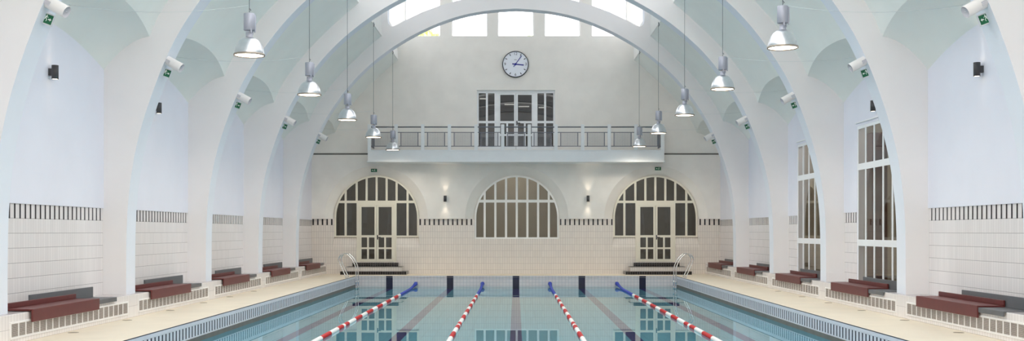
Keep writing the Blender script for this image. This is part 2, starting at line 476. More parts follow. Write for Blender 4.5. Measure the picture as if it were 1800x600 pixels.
# centre window
xc = .03; fm = MB(); arch_frame(fm, xc, RI, .07, FY0, FY1)
w = .042
bb = [(xc-RI, xc-RI+.07, SILL_C, ZC-.04), (xc+RI-.07, xc+RI, SILL_C, ZC-.04), (xc-RI, xc+RI, SILL_C-.02, SILL_C+.06)]
TR = 1.21
for i in range(-3, 4):
    x = xc + i*.428 ; top = ZC + math.sqrt(max(0, (RI-.04)**2 - (x-xc)**2)); bb.append((x-w, x+w, SILL_C+.06, top))
hx = math.sqrt((RI-.03)**2 - (TR-ZC)**2); bb.append((xc-hx, xc+hx, TR-.055, TR+.055))
bars(fm, bb, FY0, FY1)
o = struct(fm.build(win_name(), 'frame'))
pm = MB(); arch_pane(pm, xc, RI-.02, SILL_C, YB+.09); pm.build('pane', 'glassw', o)
# door windows and double doors
def lever_handle(parent, x, z, s, y):
    z += H; h = MB(); h.box(x-.02, x+.02, y-.012, y, z-.09, z+.09)
    h.tube([(x, y, z), (x, y-.06, z), (x+s*.13, y-.06, z)], .013, 8); return h.build('handle', 'black', parent)
door_n = [0]
def door_name(): door_n[0] += 1; return 'door_%d' % door_n[0]
def leaf_frame(x0, x1, z0, z1, zmid, y0, y1, m, st=.075):
    f = MB(); bxs = [(x0, x0+st, z0, z1), (x1-st, x1, z0, z1), (x0+st, x1-st, z1-st*.8, z1), (x0+st, x1-st, z0, z0+.11), (x0+st, x1-st, zmid-.045, zmid+.045)]
    xm = (x0+x1)/2; zq = (z0+.11 + zmid-.045)/2
    bxs += [(xm-.035, xm+.035, z0+.11, zmid-.045), (x0+st, xm-.035, zq-.035, zq+.035), (xm+.035, x1-st, zq-.035, zq+.035)]
    bars(f, bxs, y0, y1); return f, m
for xc in (-5.58, 5.58):
    fm = MB(); arch_frame(fm, xc, RI, .07, FY0, FY1)
    TRD = 1.18; JW = .12
    bb = [(xc-RI, xc-RI+.07, SILL_D, ZC-.04), (xc+RI-.07, xc+RI, SILL_D, ZC-.04)]
    for s in (-1, 1):
        bb.append((xc+s*DW, xc+s*RI, SILL_D-.01, SILL_D+.05) if s > 0 else (xc-RI, xc-DW, SILL_D-.01, SILL_D+.05))
        x = xc+s*1.24; bb.append((x-w, x+w, SILL_D+.05, ZC + math.sqrt((RI-.04)**2 - 1.24**2)))
        bb.append((xc+s*DW-(JW if s > 0 else 0), xc+s*DW+(0 if s > 0 else JW), DB, TRD))          # door jambs
    for x in (-.8, -.4, 0, .4, .8): bb.append((xc+x-w, xc+x+w, TRD, ZC + math.sqrt((RI-.04)**2 - x*x)))
    hx = math.sqrt((RI-.03)**2 - (TRD-ZC)**2); bb.append((xc-hx, xc+hx, TRD-.05, TRD+.05))
    bb.append((xc-DW+JW, xc+DW-JW, TRD-.14, TRD-.05))
    bars(fm, bb, FY0, FY1)
    o = struct(fm.build(win_name(), 'dframe'))
    pm = MB(); y = YB+.09
    A = arc(xc, ZC, RI-.02, 0, PI); zb = TRD
    hx = math.sqrt((RI-.02)**2 - (TRD-ZC)**2); aa = math.asin((TRD-ZC)/(RI-.02))
    pm.face([(x, y, z+H) for x, z in arc(xc, ZC, RI-.02, aa, PI-aa)])
    pts = arc(xc, ZC, RI-.02, 0, aa, 12)
    pm.face([(x, y, z+H) for x, z in pts] + [(xc+DW, y, TRD+H), (xc+DW, y, SILL_D+H), (xc+RI-.02, y, SILL_D+H)])
    pm.face([(2*xc-x, y, z+H) for x, z in pts] + [(xc-DW, y, TRD+H), (xc-DW, y, SILL_D+H), (xc-RI+.02, y, SILL_D+H)])
    pm.build('pane', 'glass', o)
    dr = struct(empty(door_name(), (xc, YB+.05, H+DB)))
    def loc(ob): ob.location = (-xc, -(YB+.05), -(H+DB)); return ob
    for s in (-1, 1):
        x0, x1 = (xc-DW+JW, xc-.006) if s < 0 else (xc+.006, xc+DW-JW)
        f, m = leaf_frame(x0, x1, DB+.01, TRD-.145, SILL_D+.02, FY0-.02, FY1-.03, 'dframe')
        lf = loc(f.build('door_leaf', 'dframe', dr))
        pn = MB(); yy = YB+.07; pn.face([(x0+.03, yy, DB+.05+H), (x1-.03, yy, DB+.05+H), (x1-.03, yy, TRD-.17+H), (x0+.03, yy, TRD-.17+H)])
        pn.build('pane', 'glass', lf)
        if s > 0: lever_handle(lf, xc+.045, SILL_D-.02, 1, FY0-.02)
# balcony door
UY0, UY1 = YB+.02, YB+.12
fm = MB(); x0, x1, z0, z1 = UD
bb = [(x0, x0+.07, z0, z1), (x1-.07, x1, z0, z1), (x0, x1, z1-.11, z1)]
for s in (-1, 1):
    xs_ = sorted([s*.70, s*.86]); bb.append((xs_[0], xs_[1], z0, z1-.11))
    x = s*1.165; bb.append((x-.04, x+.04, z0, z1-.11))
    a, b = sorted([s*.86, s*1.49]); bb.append((a, b, z0, z0+.12)); bb.append((a, b, 4.33, 4.42))
bars(fm, bb, UY0, UY1); o = struct(fm.build(win_name(), 'frame2'))
pm = MB(); y = YB+.07
for s in (-1, 1):
    a, b = sorted([s*.8, s*1.53]); pm.face([(a, y, z0+H), (b, y, z0+H), (b, y, z1-.05+H), (a, y, z1-.05+H)])
pm.build('pane', 'glass', o)
dr = struct(empty(door_name(), (0, UY0, H+z0)))
for s in (-1, 1):
    xa, xb = (-.70, -.005) if s < 0 else (.005, .70)
    f, m = leaf_frame(xa, xb, z0+.01, z1-.12, 4.37, UY0-.015, UY1-.03, 'frame2', .07)
    lf = f.build('door_leaf', 'frame2', dr); lf.location = (0, -UY0, -(H+z0))
    pn = MB(); yy = YB+.05; pn.face([(xa+.03, yy, z0+.05+H), (xb-.03, yy, z0+.05+H), (xb-.03, yy, z1-.16+H), (xa+.03, yy, z1-.16+H)])
    pn.build('pane', 'glass', lf)
    if s > 0: lever_handle(lf, xa+.035, 4.33, 1, UY0-.015)
# clerestory panes in the end wall
for a, b in CLW:
    fm = MB(); bars(fm, [(a, a+.035, LZS, LZT), (b-.035, b, LZS, LZT), (a, b, LZS, LZS+.03), (a, b, LZT-.03, LZT)], YB+.05, YB+.1)
    o = struct(fm.build(win_name(), 'frame2'))
    pm = MB(); y = YB+.08; pm.face([(a, y, LZS+H), (b, y, LZS+H), (b, y, LZT+H), (a, y, LZT+H)]); pm.build('pane', 'glassc', o)
# tall side windows in the right-hand niches
for k in (3, 4):
    y0, y1, z0, z1 = WIN[k]; fm = MB(); Xa, Xb = XW-.012, XW+.006
    fm.box(Xa, Xb, y0, y0+.06, z0, z1); fm.box(Xa, Xb, y1-.06, y1, z0, z1); fm.box(Xa-.001, Xb+.002, y0-.001, y1+.001, z1-.07, z1+.001); fm.box(Xa-.001, Xb+.002, y0-.001, y1+.001, z0-.001, z0+.07)
    for i in range(1, 5):
        y = y0 + (y1-y0)*i/5; fm.box(Xa+.001, Xb+.001, y-.038, y+.038, z0+.01, z1-.01)
    for z in (1.53, -.27): fm.box(Xa-.004, Xb+.003, y0-.002, y1+.002, H+z-.075, H+z+.075)
    fm.box(XW-.05, XW-.021, y0-.05, y1+.05, z1+.07, z1+.09)
    o = struct(fm.build(win_name(), 'frame2'))
    pm = MB(); X = XW+.001; pm.face([(X, y0, z0), (X, y1, z0), (X, y1, z1), (X, y0, z1)]); pm.build('pane', 'glassw', o)

# rooms behind the glass
def room(name, x0, x1, y0, y1, z0, z1, m, openface):
    mb = MB()
    F_ = {'x0': [(x0,y0,z0),(x0,y1,z0),(x0,y1,z1),(x0,y0,z1)], 'x1': [(x1,y0,z0),(x1,y1,z0),(x1,y1,z1),(x1,y0,z1)],
          'y0': [(x0,y0,z0),(x1,y0,z0),(x1,y0,z1),(x0,y0,z1)], 'y1': [(x0,y1,z0),(x1,y1,z0),(x1,y1,z1),(x0,y1,z1)],
          'z0': [(x0,y0,z0),(x1,y0,z0),(x1,y1,z0),(x0,y1,z0)], 'z1': [(x0,y0,z1),(x1,y0,z1),(x1,y1,z1),(x0,y1,z1)]}
    for k_, p in F_.items():
        if k_ != openface: mb.face(p)
    return struct(mb.build(name, m))
room('wall_entrance_left', -7.6, -2.6, YB+.2, YB+3.2, .2, 4.4, 'room', 'y0')
room('wall_entrance_right', 2.6, 7.6, YB+.2, YB+3.2, .2, 4.4, 'room', 'y0')
room('wall_office', -2.5, 2.5, YB+.2, YB+2.6, .8, 4.4, 'room4', 'y0')
for nm, bx_ in (('wall_gallery_back', (-3.2, 3.2, YB+9, YB+9.05, H+3.1, H+5.9)), ('wall_gallery_left', (-3.25, -3.2, YB+.2, YB+9, H+3.1, H+5.9)), ('wall_gallery_right', (3.2, 3.25, YB+.2, YB+9, H+3.1, H+5.9)),
                ('floor_gallery', (-3.2, 3.2, YB+.2, YB+9, H+3.05, H+3.1)), ('ceiling_gallery', (-3.2, 3.2, YB+.2, YB+9, H+5.9, H+5.95))):
    mb = MB(); mb.box(*bx_); struct(mb.build(nm, 'room3'))
rm = room('wall_corridor', XW+.2, XW+2.6, 20.9, 31.6, .2, 4.9, 'room2', 'x0')
mb = MB()
for k in (3, 4): mb.box(XW+1.2, XW+1.6, 22.35+(k-3)*D, 22.95+(k-3)*D, .2, 4.3)
struct(mb.build(trim_name(), 'brick'))
# ceiling tubes seen through the balcony door
tubes = [(-.31, 48.6, 5.855, .44), (.37, 49.4, 5.855, .50), (-1.45, 46.5, 5.855, .30), (1.2, 49.8, 5.855, .26)]
for i, (x, y, z, L) in enumerate(tubes):
    t = empty('tube_light', (x, y, H+z))
    tag(t, ['short white tube light behind the left leaf of the balcony door', 'short white tube light behind the right leaf of the balcony door',
            'white tube light behind the left side light of the balcony door', 'white tube light behind the right side light of the balcony door'][i], 'ceiling light', 'tube lights behind the balcony door')
    b = MB(); b.box(-L/2, L/2, -.04, .04, .02, .05); b.build('housing', 'sbox', t)
    b = MB(); b.tube([(-L/2, 0, 0), (L/2, 0, 0)], .022, 8); b.build('tube', 'tube', t)

# ------------------------------------------------------------------ floor, pool
PX, PY0, PY1, ZW_ = 6.1, 6.5, 40.1, -.405
mb = MB()
for (a, b, c, d_) in ((-8.4, -PX, -.7, 42.4), (PX, 8.4, -.7, 42.4), (-PX, PX, -.7, PY0), (-PX, PX, PY1, 42.4)):
    mb.box(a, b, c, d_, -.06, 0)
struct(mb.build('floor', 'deck'))
# overflow grating along both sides
def gutter(sgn):
    mb = MB(); X = PX
    bx = lambda x0, x1, y0, y1, z0, z1, mi=0: mb.box(sgn*x0, sgn*x1, y0, y1, z0, z1, mi)
    bx(X-.021, X-.009, PY0, PY1, -.010, .002, 1)             # dark joint on the arris
    bx(X-.02, X+.06, PY0, PY1, -.085, -.012, 0); bx(X-.02, X+.06, PY0, PY1, -.315, -.29, 0)
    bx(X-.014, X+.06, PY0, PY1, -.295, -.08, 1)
    y = PY0
    while y < PY1 - .1:
        bx(X-.02, X+.03, y, y+.108, -.295, -.08, 0); y += .185
    bx(X-.032, X+.06, PY0, PY1, -.44, -.315, 2)
    return struct(mb.build(trim_name(), ['gutter', 'slot', 'ledge']))
gutter(-1); gutter(1)
# basin
mb = MB(); ZB = -1.75
LL = [-4.82, -2.51, 0, 2.51, 4.82]
xs = [-PX]
for l in LL: xs += [l-.125, l+.125]
xs += [PX]
for i, (a, b) in enumerate(zip(xs[:-1], xs[1:])):
    ln = i % 2 == 1
    mb.face([(a, PY0, ZB), (b, PY0, ZB), (b, PY1, ZB), (a, PY1, ZB)], 2 if ln else 0)
    mb.face([(a, PY1, ZB), (b, PY1, ZB), (b, PY1, -.06), (a, PY1, -.06)], 4 if ln else 1)
    mb.face([(b, PY0, ZB), (a, PY0, ZB), (a, PY0, -.06), (b, PY0, -.06)], 2 if ln else 1)
mb.box(-PX, PX, PY1-.02, PY1+.02, -.055, .003, 3)
for s in (-1, 1): mb.face([(s*PX, PY0, ZB), (s*PX, PY1, ZB), (s*PX, PY1, -.38), (s*PX, PY0, -.38)], 0)
for l in LL: mb.box(l-.125, l+.125, PY1-.023, PY1-.019, -.052, -.001, 4)
struct(mb.build('floor_pool_basin', ['basin', 'fwall', 'lane', 'fwall', 'lanew']))
mb = MB(); mb.face([(-PX-.02, PY0-.01, ZW_), (PX+.02, PY0-.01, ZW_), (PX+.02, PY1+.005, ZW_), (-PX-.02, PY1+.005, ZW_)])
o = mb.build('pool_water', 'water'); o['kind'] = 'stuff'; tag(o, 'still clear turquoise water filling the swimming pool between the lane ropes', 'water')

# plinth ledge along both side walls
for sgn in (-1, 1):
    mb = MB(); mb.box(sgn*7.57, sgn*XW, -.6, YB, 0, .45); struct(mb.build(trim_name(), 'tp', bevel=.012))

# ------------------------------------------------------------------ benches and vents
ORD = ['nearest the camera', 'second from the camera', 'third from the camera', 'fourth from the camera', 'farthest from the camera']
def sheet_seat(mb, y0, y1, ztop, zdrop, xf, xb, zup, th=.03, ydrop0=None):
    mb.box(xf, xb, y0, y1, ztop-th, ztop); mb.box(xf-th, xf, y0, y1, zdrop, ztop); mb.box(xb-th*1.3, xb, y0, y1, ztop, zup)
def make_bench():
    """local frame: +x towards the wall, origin under the middle of the seat, y along the wall"""
    r = empty('bench')
    b = MB(); sheet_seat(b, -.92, 1.70, .49, .29, .0, .43, .575); b.build('red_seat', 'red', r, bevel=.008)['label'] = 'dark red folded seat panel'
    b = MB(); sheet_seat(b, -1.80, .78, .462, .38, .015, .47, .655, .025); b.build('grey_seat', 'grey', r, bevel=.006)['label'] = 'grey folded seat panel with tall back edge'
    return r
bench0 = make_bench(); vent0 = None
XF = 7.53
def make_vent():
    r = empty('vent_grille'); L = 4.72
    f = MB(); f.box(-.012, 0, -L/2-.04, L/2+.04, -.03, 0); f.box(-.012, 0, -L/2-.04, L/2+.04, .20, .23)
    f.box(-.012, 0, -L/2-.04, -L/2, 0, .2); f.box(-.012, 0, L/2, L/2+.04, 0, .2)
    for i in range(1, 20):
        y = -L/2 + L*i/20; f.box(-.009, 0, y-.014, y+.014, 0, .2)
    f.build('frame', 'vent', r)
    b = MB(); b.box(-.001, .004, -L/2, L/2, 0, .2); b.build('backing', 'dark', r)
    b = MB()
    for i in range(10):
        z = .004 + i*.02; b.face([(-.002, -L/2, z), (-.002, L/2, z), (-.007, L/2, z+.012), (-.007, -L/2, z+.012)])
    b.build('louvres', 'louvre', r); return r
vent0 = make_vent()
first_b = first_v = True
for sgn, side in ((-1, 'left'), (1, 'right')):
    for i in range(5):
        yc = 18.05 + i*D
        o = bench0 if first_b else copy_tree(bench0); first_b = False
        o.location = (sgn*XF, yc, 0); o.rotation_euler = (0, 0, PI if sgn < 0 else 0)
        # on the left the red panel lies at the near end, on the right at the far end
        xtra = ' under the tall window' if sgn > 0 and i in (1, 2) else ''
        tag(o, 'dark red and grey bench%s, %s ledge, %s' % (xtra, side, ORD[i]), 'bench', 'benches along the side walls')
        v = vent0 if first_v else copy_tree(vent0); first_v = False
        v.location = (sgn*7.57, (18.14 if sgn < 0 else 18.0) + i*D, .105); v.rotation_euler = (0, 0, PI if sgn < 0 else 0)
        tag(v, 'white framed vent grille low in the %s-hand ledge, %s' % (side, ORD[i]), 'vent', 'vent grilles below the benches')

# floor drains
dn = None
for sgn, side in ((-1, 'left'), (1, 'right')):
    for i, y in enumerate((17.65, 20.1, 22.6, 25.0, 27.3, 29.8)):
        if dn is None:
            b = MB(); b.lathe([(.0001, .006), (.075, .006), (.09, .002), (.09, 0)], 20); dn = b.build('floor_drain', 'drain'); o = dn
        else: o = dn.copy(); COL.objects.link(o)
        o.location = (sgn*7.42, y, 0)
        tag(o, 'small round floor drain by %s ledge, %s' % (side, ['nearest the camera', 'second', 'third', 'fourth', 'fifth', 'sixth and farthest'][i] + ('' if i == 0 else ' from the camera')), 'drain', 'floor drains along the ledges')

# ------------------------------------------------------------------ entrance steps
for xc, side in ((-5.58, 'left'), (5.58, 'right')):
    r = empty('entrance_steps', (xc, YB-.5, 0)); tag(r, 'black and white tiled entrance steps below the %s-hand arched door' % side, 'steps')
    b = MB(); b.box(-1.29, 1.29, -.45, .49, 0, .13); st = b.build('step', 'btile', r); st['label'] = 'low wide black tiled step'
    b = MB(); b.box(-1.07, 1.07, -.15, .49, .13, .29); b.box(-1.09, 1.09, -.165, .49, .29, .305, 1); st = b.build('step', ['tb', 'ledge'], r); st['label'] = 'white tiled middle step'
    b = MB(); b.box(-.9, .9, .15, .49, .305, .45); st = b.build('step', 'btile', r); st['label'] = 'black tiled top step'

# ------------------------------------------------------------------ balcony
BY = 40.9; BX = 5.76
mb = MB(); mb.box(-BX, BX, BY, YP, H+2.74, H+3.16); mb.box(-BX-.03, BX+.03, BY-.03, YP, H+2.69, H+2.74); mb.box(-BX-.01, BX+.01, BY-.012, BY+.14, H+3.13, H+3.165)
struct(mb.build('floor_balcony', 'balc', bevel=.01))
r = empty('balcony_railing', (0, BY, H+3.16)); tag(r, 'pale balcony railing with twelve posts and grey wire mesh panels', 'railing')
px_ = [-5.70 + i*11.4/11 for i in range(12)]
pmesh = None
for x in px_:
    if pmesh is None:
        b = MB(); b.box(-.066, .066, 0, .132, 0, 1.0); o = b.build('post', 'balc', r, bevel=.01); pmesh = o
    else: o = pmesh.copy(); COL.objects.link(o)
    o.location = (x, .0, 0)
b = MB(); b.tube([(-5.66, .066, .90), (5.66, .066, .90)], .024, 10)
for s in (-1, 1): b.tube([(s*5.66, .1, .90), (s*5.66, YP-BY, .90)], .024, 10)
b.build('handrail', 'rail', r)
def mesh_panel(L, inset):
    b = MB()
    for z in (.155, .69): b.box(-L/2, L/2, -.013, .013, z-.014, z+.014, 0)
    for x in (-L/2+inset, L/2-inset): b.box(x-.016, x+.016, -.013, .013, .155, .69, 0)
    n = int((L-2*inset)/.045)
    for i in range(1, n):
        x = -L/2+inset + (L-2*inset)*i/n; b.box(x-.004, x+.004, -.004, .004, .16, .69, 1)
    for i in range(1, 12):
        z = .155 + .535*i/12; b.box(-L/2+inset, L/2-inset, -.004, .004, z-.004, z+.004, 1)
    return b
pp = None
for i in range(11):
    if pp is None:
        pp = mesh_panel(11.4/11-.132, .12).build('mesh_panel', ['rail', 'mesh'], r); o = pp
    else: o = pp.copy(); COL.objects.link(o)
    o.location = ((px_[i]+px_[i+1])/2, .066, 0)
for s in (-1, 1):
    o = mesh_panel(YP-BY-.16, .05).build('mesh_panel', ['rail', 'mesh'], r); o.location = (s*5.66, .13+(YP-BY-.13)/2, 0); o.rotation_euler = (0, 0, PI/2)

# ------------------------------------------------------------------ clock
def text_mesh(txt, size):
    cu = bpy.data.curves.new('numeral', 'FONT'); cu.body = txt; cu.size = size; cu.align_x = 'CENTER'; cu.align_y = 'CENTER'
    ob = bpy.data.objects.new('numeral', cu); COL.objects.link(ob)
    dg = bpy.context.evaluated_depsgraph_get(); dg.update()
    me = bpy.data.meshes.new_from_object(ob.evaluated_get(dg)); bpy.data.objects.remove(ob); bpy.data.curves.remove(cu)
    vs = [tuple(v.co) for v in me.vertices]; fs = [tuple(p.vertices) for p in me.polygons]; bpy.data.meshes.remove(me)
    return vs, fs
ck = empty('wall_clock', (-.02, YP, H+6.66)); tag(ck, 'large round white wall clock with blue hands above the balcony door', 'clock')
AX = Matrix.Rotation(PI/2, 4, 'X')                     # local z -> -y
b = MB(); b.lathe([(.50, 0), (.525, .0), (.525, .09), (.50, .10), (.497, .075)], 48, axis=AX); b.build('case', 'black', ck)
b = MB(); b.lathe([(.0001, .072), (.50, .072)], 48, axis=AX); b.build('face', 'clockf', ck)
def flat(pts, y, mi=0, mb_=None): mb_.face([(x, y, z) for x, z in pts], mi)
def rbar(a, r0, r1, w, y, m_):
    sx, cz = math.sin(a), math.cos(a)
    P_ = lambda r_, o_: (sx*r_ + cz*o_, cz*r_ - sx*o_)
    flat([P_(r0, -w/2), P_(r0, w/2), P_(r1, w/2), P_(r1, -w/2)], y, 0, m_)
for h in range(12):
    if h % 3: b = MB(); rbar(h*PI/6, .385, .465, .03, -.074, b); b.build('hour_mark', 'black', ck)
for txt, a in (('12', 0), ('3', PI/2), ('6', PI), ('9', 1.5*PI)):
    vs, fs = text_mesh(txt, .15); b = MB(); cx, cz = .415*math.sin(a), .415*math.cos(a)
    b.v += [(x+cx, -.074, y+cz) for x, y, z in vs]
    for f in fs: b.f.append(tuple(f)); b.mi.append(0); b.sm.append(False)
    b.build('numeral', 'black', ck)
b = MB(); flat([(-.05, .17), (.05, .17), (.05, .185), (-.05, .185)], -.074, 0, b); b.build('maker_mark', 'black', ck)
b = MB(); rbar(math.radians(96), -.13, .33, .045, -.080, b); b.build('hour_hand', 'blue', ck)
b = MB(); rbar(math.radians(36), -.13, .42, .03, -.084, b); b.lathe([(.0001, .088), (.045, .088), (.045, .074)], 20, axis=AX); b.build('minute_hand', 'blue', ck)

# ------------------------------------------------------------------ pendant lamps
def make_lamp(top):
    """origin at the middle of the rim; cable up to `top` metres above it"""
    r = empty('pendant_lamp')
    b = MB(); b.lathe([(.255, 0), (.258, .03), (.25, .08), (.235, .135), (.205, .20), (.165, .255), (.115, .295), (.06, .315)], 32, cap1=True)
    b.lathe([(.25, .002), (.245, .08), (.20, .20), (.11, .288), (.0001, .30)], 32); b.build('shade', 'alu', r)
    b = MB(); b.lathe([(.25, -.012), (.268, -.012), (.272, .004), (.268, .02), (.25, .02)], 32); b.build('rim', 'rim', r)
    b = MB(); b.lathe([(.0001, .012), (.12, .008), (.249, .003)], 32); b.build('diffuser', 'glow', r)
    b = MB(); b.lathe([(.06, .31), (.058, .40), (.03, .405)], 16, cap1=True); b.box(-.012, .012, -.10, -.085, .38, .46); b.box(.05, .07, -.01, .01, .36, .45); b.build('neck', 'alug', r)
    b = MB(); b.lathe([(.0001, .43), (.09, .43), (.096, .437), (.096, .72), (.088, .73), (.0001, .73)], 24); b.box(.094, .115, -.02, .02, .41, .71); b.build('gear_housing', 'alug', r)
    b = MB(); b.tube([(0, 0, .73), (0, 0, .77), (.03, 0, .79), (.0, 0, .82)], .008, 6); b.tube([(0, 0, .78), (0, 0, top)], .006, 6)
    b.tube([(.0, 0, top-.16), (.03, 0, top-.1), (.0, 0, top-.02)], .012, 6); b.build('cable', 'cable', r)
    return r
LAMPX = 4.66
ords = ['nearest the camera', 'second from the camera', 'third from the camera', 'fourth from the camera', 'farthest, in front of the balcony']
for sgn, side, zr in ((-1, 'left', 3.08), (1, 'right', 3.21)):
    l0 = None
    for i in range(5):
        o = make_lamp(LZ0 - zr) if l0 is None else copy_tree(l0)
        if l0 is None: l0 = o
        o.location = (sgn*LAMPX, 18.4 + i*D, H+zr); o.rotation_euler = (0, 0, 0 if sgn > 0 else .6)
        tag(o, 'silver dome pendant lamp of the %s-hand row, %s' % (side, ords[i]), 'lamp', 'dome lamps hanging over the pool')
        li = bpy.data.lights.new('lamp light', 'SPOT'); li.energy = 62; li.color = (1, .9, .76); li.spot_size = 2.85; li.spot_blend = .5; li.shadow_soft_size = .2
        lo = bpy.data.objects.new('lamp_light', li); COL.objects.link(lo); lo.location = (0, 0, -.03); lo.parent = o
        # feed wire from the niche vault
        y = 18.4 + i*D; A_ = Vector((sgn*7.8, y, H+3.955)); B_ = Vector((sgn*(LAMPX+.02), y, H+3.95))
        b = MB(); pth = []
        for q in range(13):
            u = q/12; p = A_.lerp(B_, u); p.z -= .12*4*u*(1-u); pth.append(p)
        b.tube(pth, .0035, 5); b.tube([A_ + Vector((0, 0, .012)), A_], .012, 6)
        tag(b.build('power_cable', 'wire'), 'thin slack cable feeding the %s-hand pendant lamp %s' % (side, ords[i]), 'cable', 'cables feeding the pendant lamps')

# ------------------------------------------------------------------ speakers and exit signs on the arches
def axis_to(d, org):
    z = Vector(d).normalized(); x = z.orthogonal().normalized(); y = z.cross(x)
    m = Matrix((x, y, z)).transposed().to_4x4(); m.translation = Vector(org); return m
def make_speaker():
    """right-hand version; origin at the fixing on the soffit"""
    r = empty('loudspeaker'); d = Vector((-.87, -.08, -.47)).normalized()
    m = axis_to(d, (.02, 0, .01))
    b = MB(); b.lathe([(.0001, 0), (.082, 0), (.094, .012), (.094, .385), (.088, .395)], 24, axis=m); b.build('body', 'spk', r)
    b = MB(); b.lathe([(.088, .395), (.086, .388), (.0001, .388)], 24, axis=m); b.lathe([(.0001, .395), (.012, .395), (.012, .388)], 10, axis=m); b.build('grille', 'spkg', r)
    b = MB()
    for s in (-1, 1): b.box(-.13, .06, s*.102-.006, s*.102+.006, -.05, .02, 0, Matrix.Rotation(.48, 4, 'Y').inverted())
    b.box(.045, .09, -.1, .1, -.07, .06); b.tube([tuple(Vector(m @ Vector((0, 0, .12))) + Vector((0, -.1, 0))), tuple(Vector(m @ Vector((0, 0, .12))) + Vector((0, .1, 0)))], .012, 8)
    b.build('bracket', 'spkg', r); return r
def mirror_mesh_copy(o, parent=None):
    c = o.copy(); COL.objects.link(c)
    if parent: c.parent = parent
    if o.type == 'MESH':
        me = o.data.copy(); me.transform(Matrix.Scale(-1, 4, (1, 0, 0))); me.flip_normals(); c.data = me
    for ch in kids(o): mirror_mesh_copy(ch, c)
    return c
def man(b, y, sx=1., ox=0., oz=0., s=1.):
    f = lambda pts: b.face([((ox + sx*x*s), y, oz + z*s) for x, z in pts])
    f([(math.cos(a)*.009+.004, math.sin(a)*.009+.036) for a in [i*PI/4 for i in range(8)]])
    f([(-.008, .024), (.008, .026), (.004, -.002), (-.012, -.002)])
    f([(.004, 0), (-.006, 0), (.012, -.02), (.022, -.016)]); f([(.012, -.02), (.02, -.02), (.014, -.042), (.006, -.042)])
    f([(-.012, 0), (-.003, 0), (-.014, -.026), (-.022, -.022)]); f([(-.014, -.026), (-.02, -.018), (-.038, -.030), (-.034, -.038)])
    f([(.008, .026), (.006, .018), (.026, .010), (.028, .016)]); f([(-.008, .024), (-.006, .016), (-.026, .004), (-.03, .010)])
def make_sign(rect=False):
    r = empty('exit_sign')
    if rect:
        b = MB(); b.box(-.12, .12, -.05, 0, -.065, .065); b.build('housing', 'brk', r)
        b = MB(); b.box(-.11, .11, -.056, -.05, -.055, .055); b.build('panel', 'green', r)
        b = MB(); man(b, -.058, 1, .035, 0, 1.); b.face([(-.085, -.058, .0), (-.055, -.058, .025), (-.055, -.058, -.025)]); b.face([(-.055, -.058, .01), (-.02, -.058, .01), (-.02, -.058, -.01), (-.055, -.058, -.01)]); b.build('pictogram', 'white', r)
        return r
    b = MB(); b.box(-.085, .085, -.03, .03, -.09, .09); b.box(.085, .10, -.02, .02, -.06, .06); b.build('housing', 'sbox', r, bevel=.006)
    b = MB(); b.box(-.082, .05, -.036, -.03, -.07, .07); b.build('panel', 'green', r)
    b = MB(); man(b, -.038, -1, .018, .01, 1.15)
    b.face([(-.07, -.038, .0), (-.045, -.038, .024), (-.045, -.038, -.024)]); b.face([(-.045, -.038, .009), (-.02, -.038, .009), (-.02, -.038, -.009), (-.045, -.038, -.009)])
    b.build('pictogram', 'white', r)
    b = MB(); b.tube([(.095, 0, .0), (.135, -.0, .03)], .01, 8); b.build('cable_gland', 'black', r); return r
spR = make_speaker(); sgR = make_sign(); spL = mirror_mesh_copy(spR); sgL = mirror_mesh_copy(sgR)
def soffit_x(z): return interp([(b_, a_) for a_, b_ in INTR], z)
for sgn, side, sp0, sg0 in ((-1, 'left', spL, sgL), (1, 'right', spR, sgR)):
    for i in range(5):
        y = (2+i+.94)*D
        o = sp0 if i == 0 else copy_tree(sp0); o.location = (sgn*(soffit_x(3.42)+.04), y-.13, H+3.42)
        tag(o, 'white cylindrical loudspeaker, %s side of the arch %s' % (side, ORD[i]), 'loudspeaker', 'loudspeakers on the arches')
        o = sg0 if i == 0 else copy_tree(sg0); zc = 3.17; o.location = (sgn*(soffit_x(zc)-.04), y, H+zc); o.rotation_euler = (0, sgn*-.36, 0)
        tag(o, 'small green exit sign under loudspeaker, %s side, arch %s' % (side, ORD[i]), 'exit sign', 'exit signs on the arches')
rs = make_sign(True); rs.location = (-5.66, YP, H+2.43); tag(rs, 'small green exit sign on the wall above the left-hand arched door', 'exit sign', 'exit signs over the doors')
r2 = copy_tree(rs); r2.location = (5.66, YP, H+2.50); tag(r2, 'small green exit sign on the wall above the right-hand arched door', 'exit sign', 'exit signs over the doors')

# ------------------------------------------------------------------ up and down wall lights
def make_wl():
    """origin on the wall, +x away from it"""
    r = empty('wall_light')
    b = MB(); b.lathe([(.046, -.12), (.058, -.12), (.058, .12), (.046, .12), (.046, .10)], 20, axis=Matrix.Translation((.105, 0, 0))); b.lathe([(.044, -.12), (.044, -.10)], 20, axis=Matrix.Translation((.105, 0, 0))); b.build('body', 'wl', r)
    b = MB(); b.lathe([(.0001, .116), (.046, .116)], 16, axis=Matrix.Translation((.105, 0, 0))); b.lathe([(.0001, -.119), (.046, -.119)], 16, axis=Matrix.Translation((.105, 0, 0))); b.build('lens', 'wlg', r)
    b = MB(); b.box(0, .07, -.035, .035, -.06, .06); b.build('bracket', 'wl', r); return r
wl0 = make_wl()
spots = [(-1, 18.38, 2.78, 'in the left niche nearest the camera'), (-1, 23.73, 2.78, 'in the second left niche from the camera'),
         (1, 18.38, 2.83, 'in the right niche nearest the camera'), (1, 23.73, 2.83, 'above the nearer tall window on the right')]
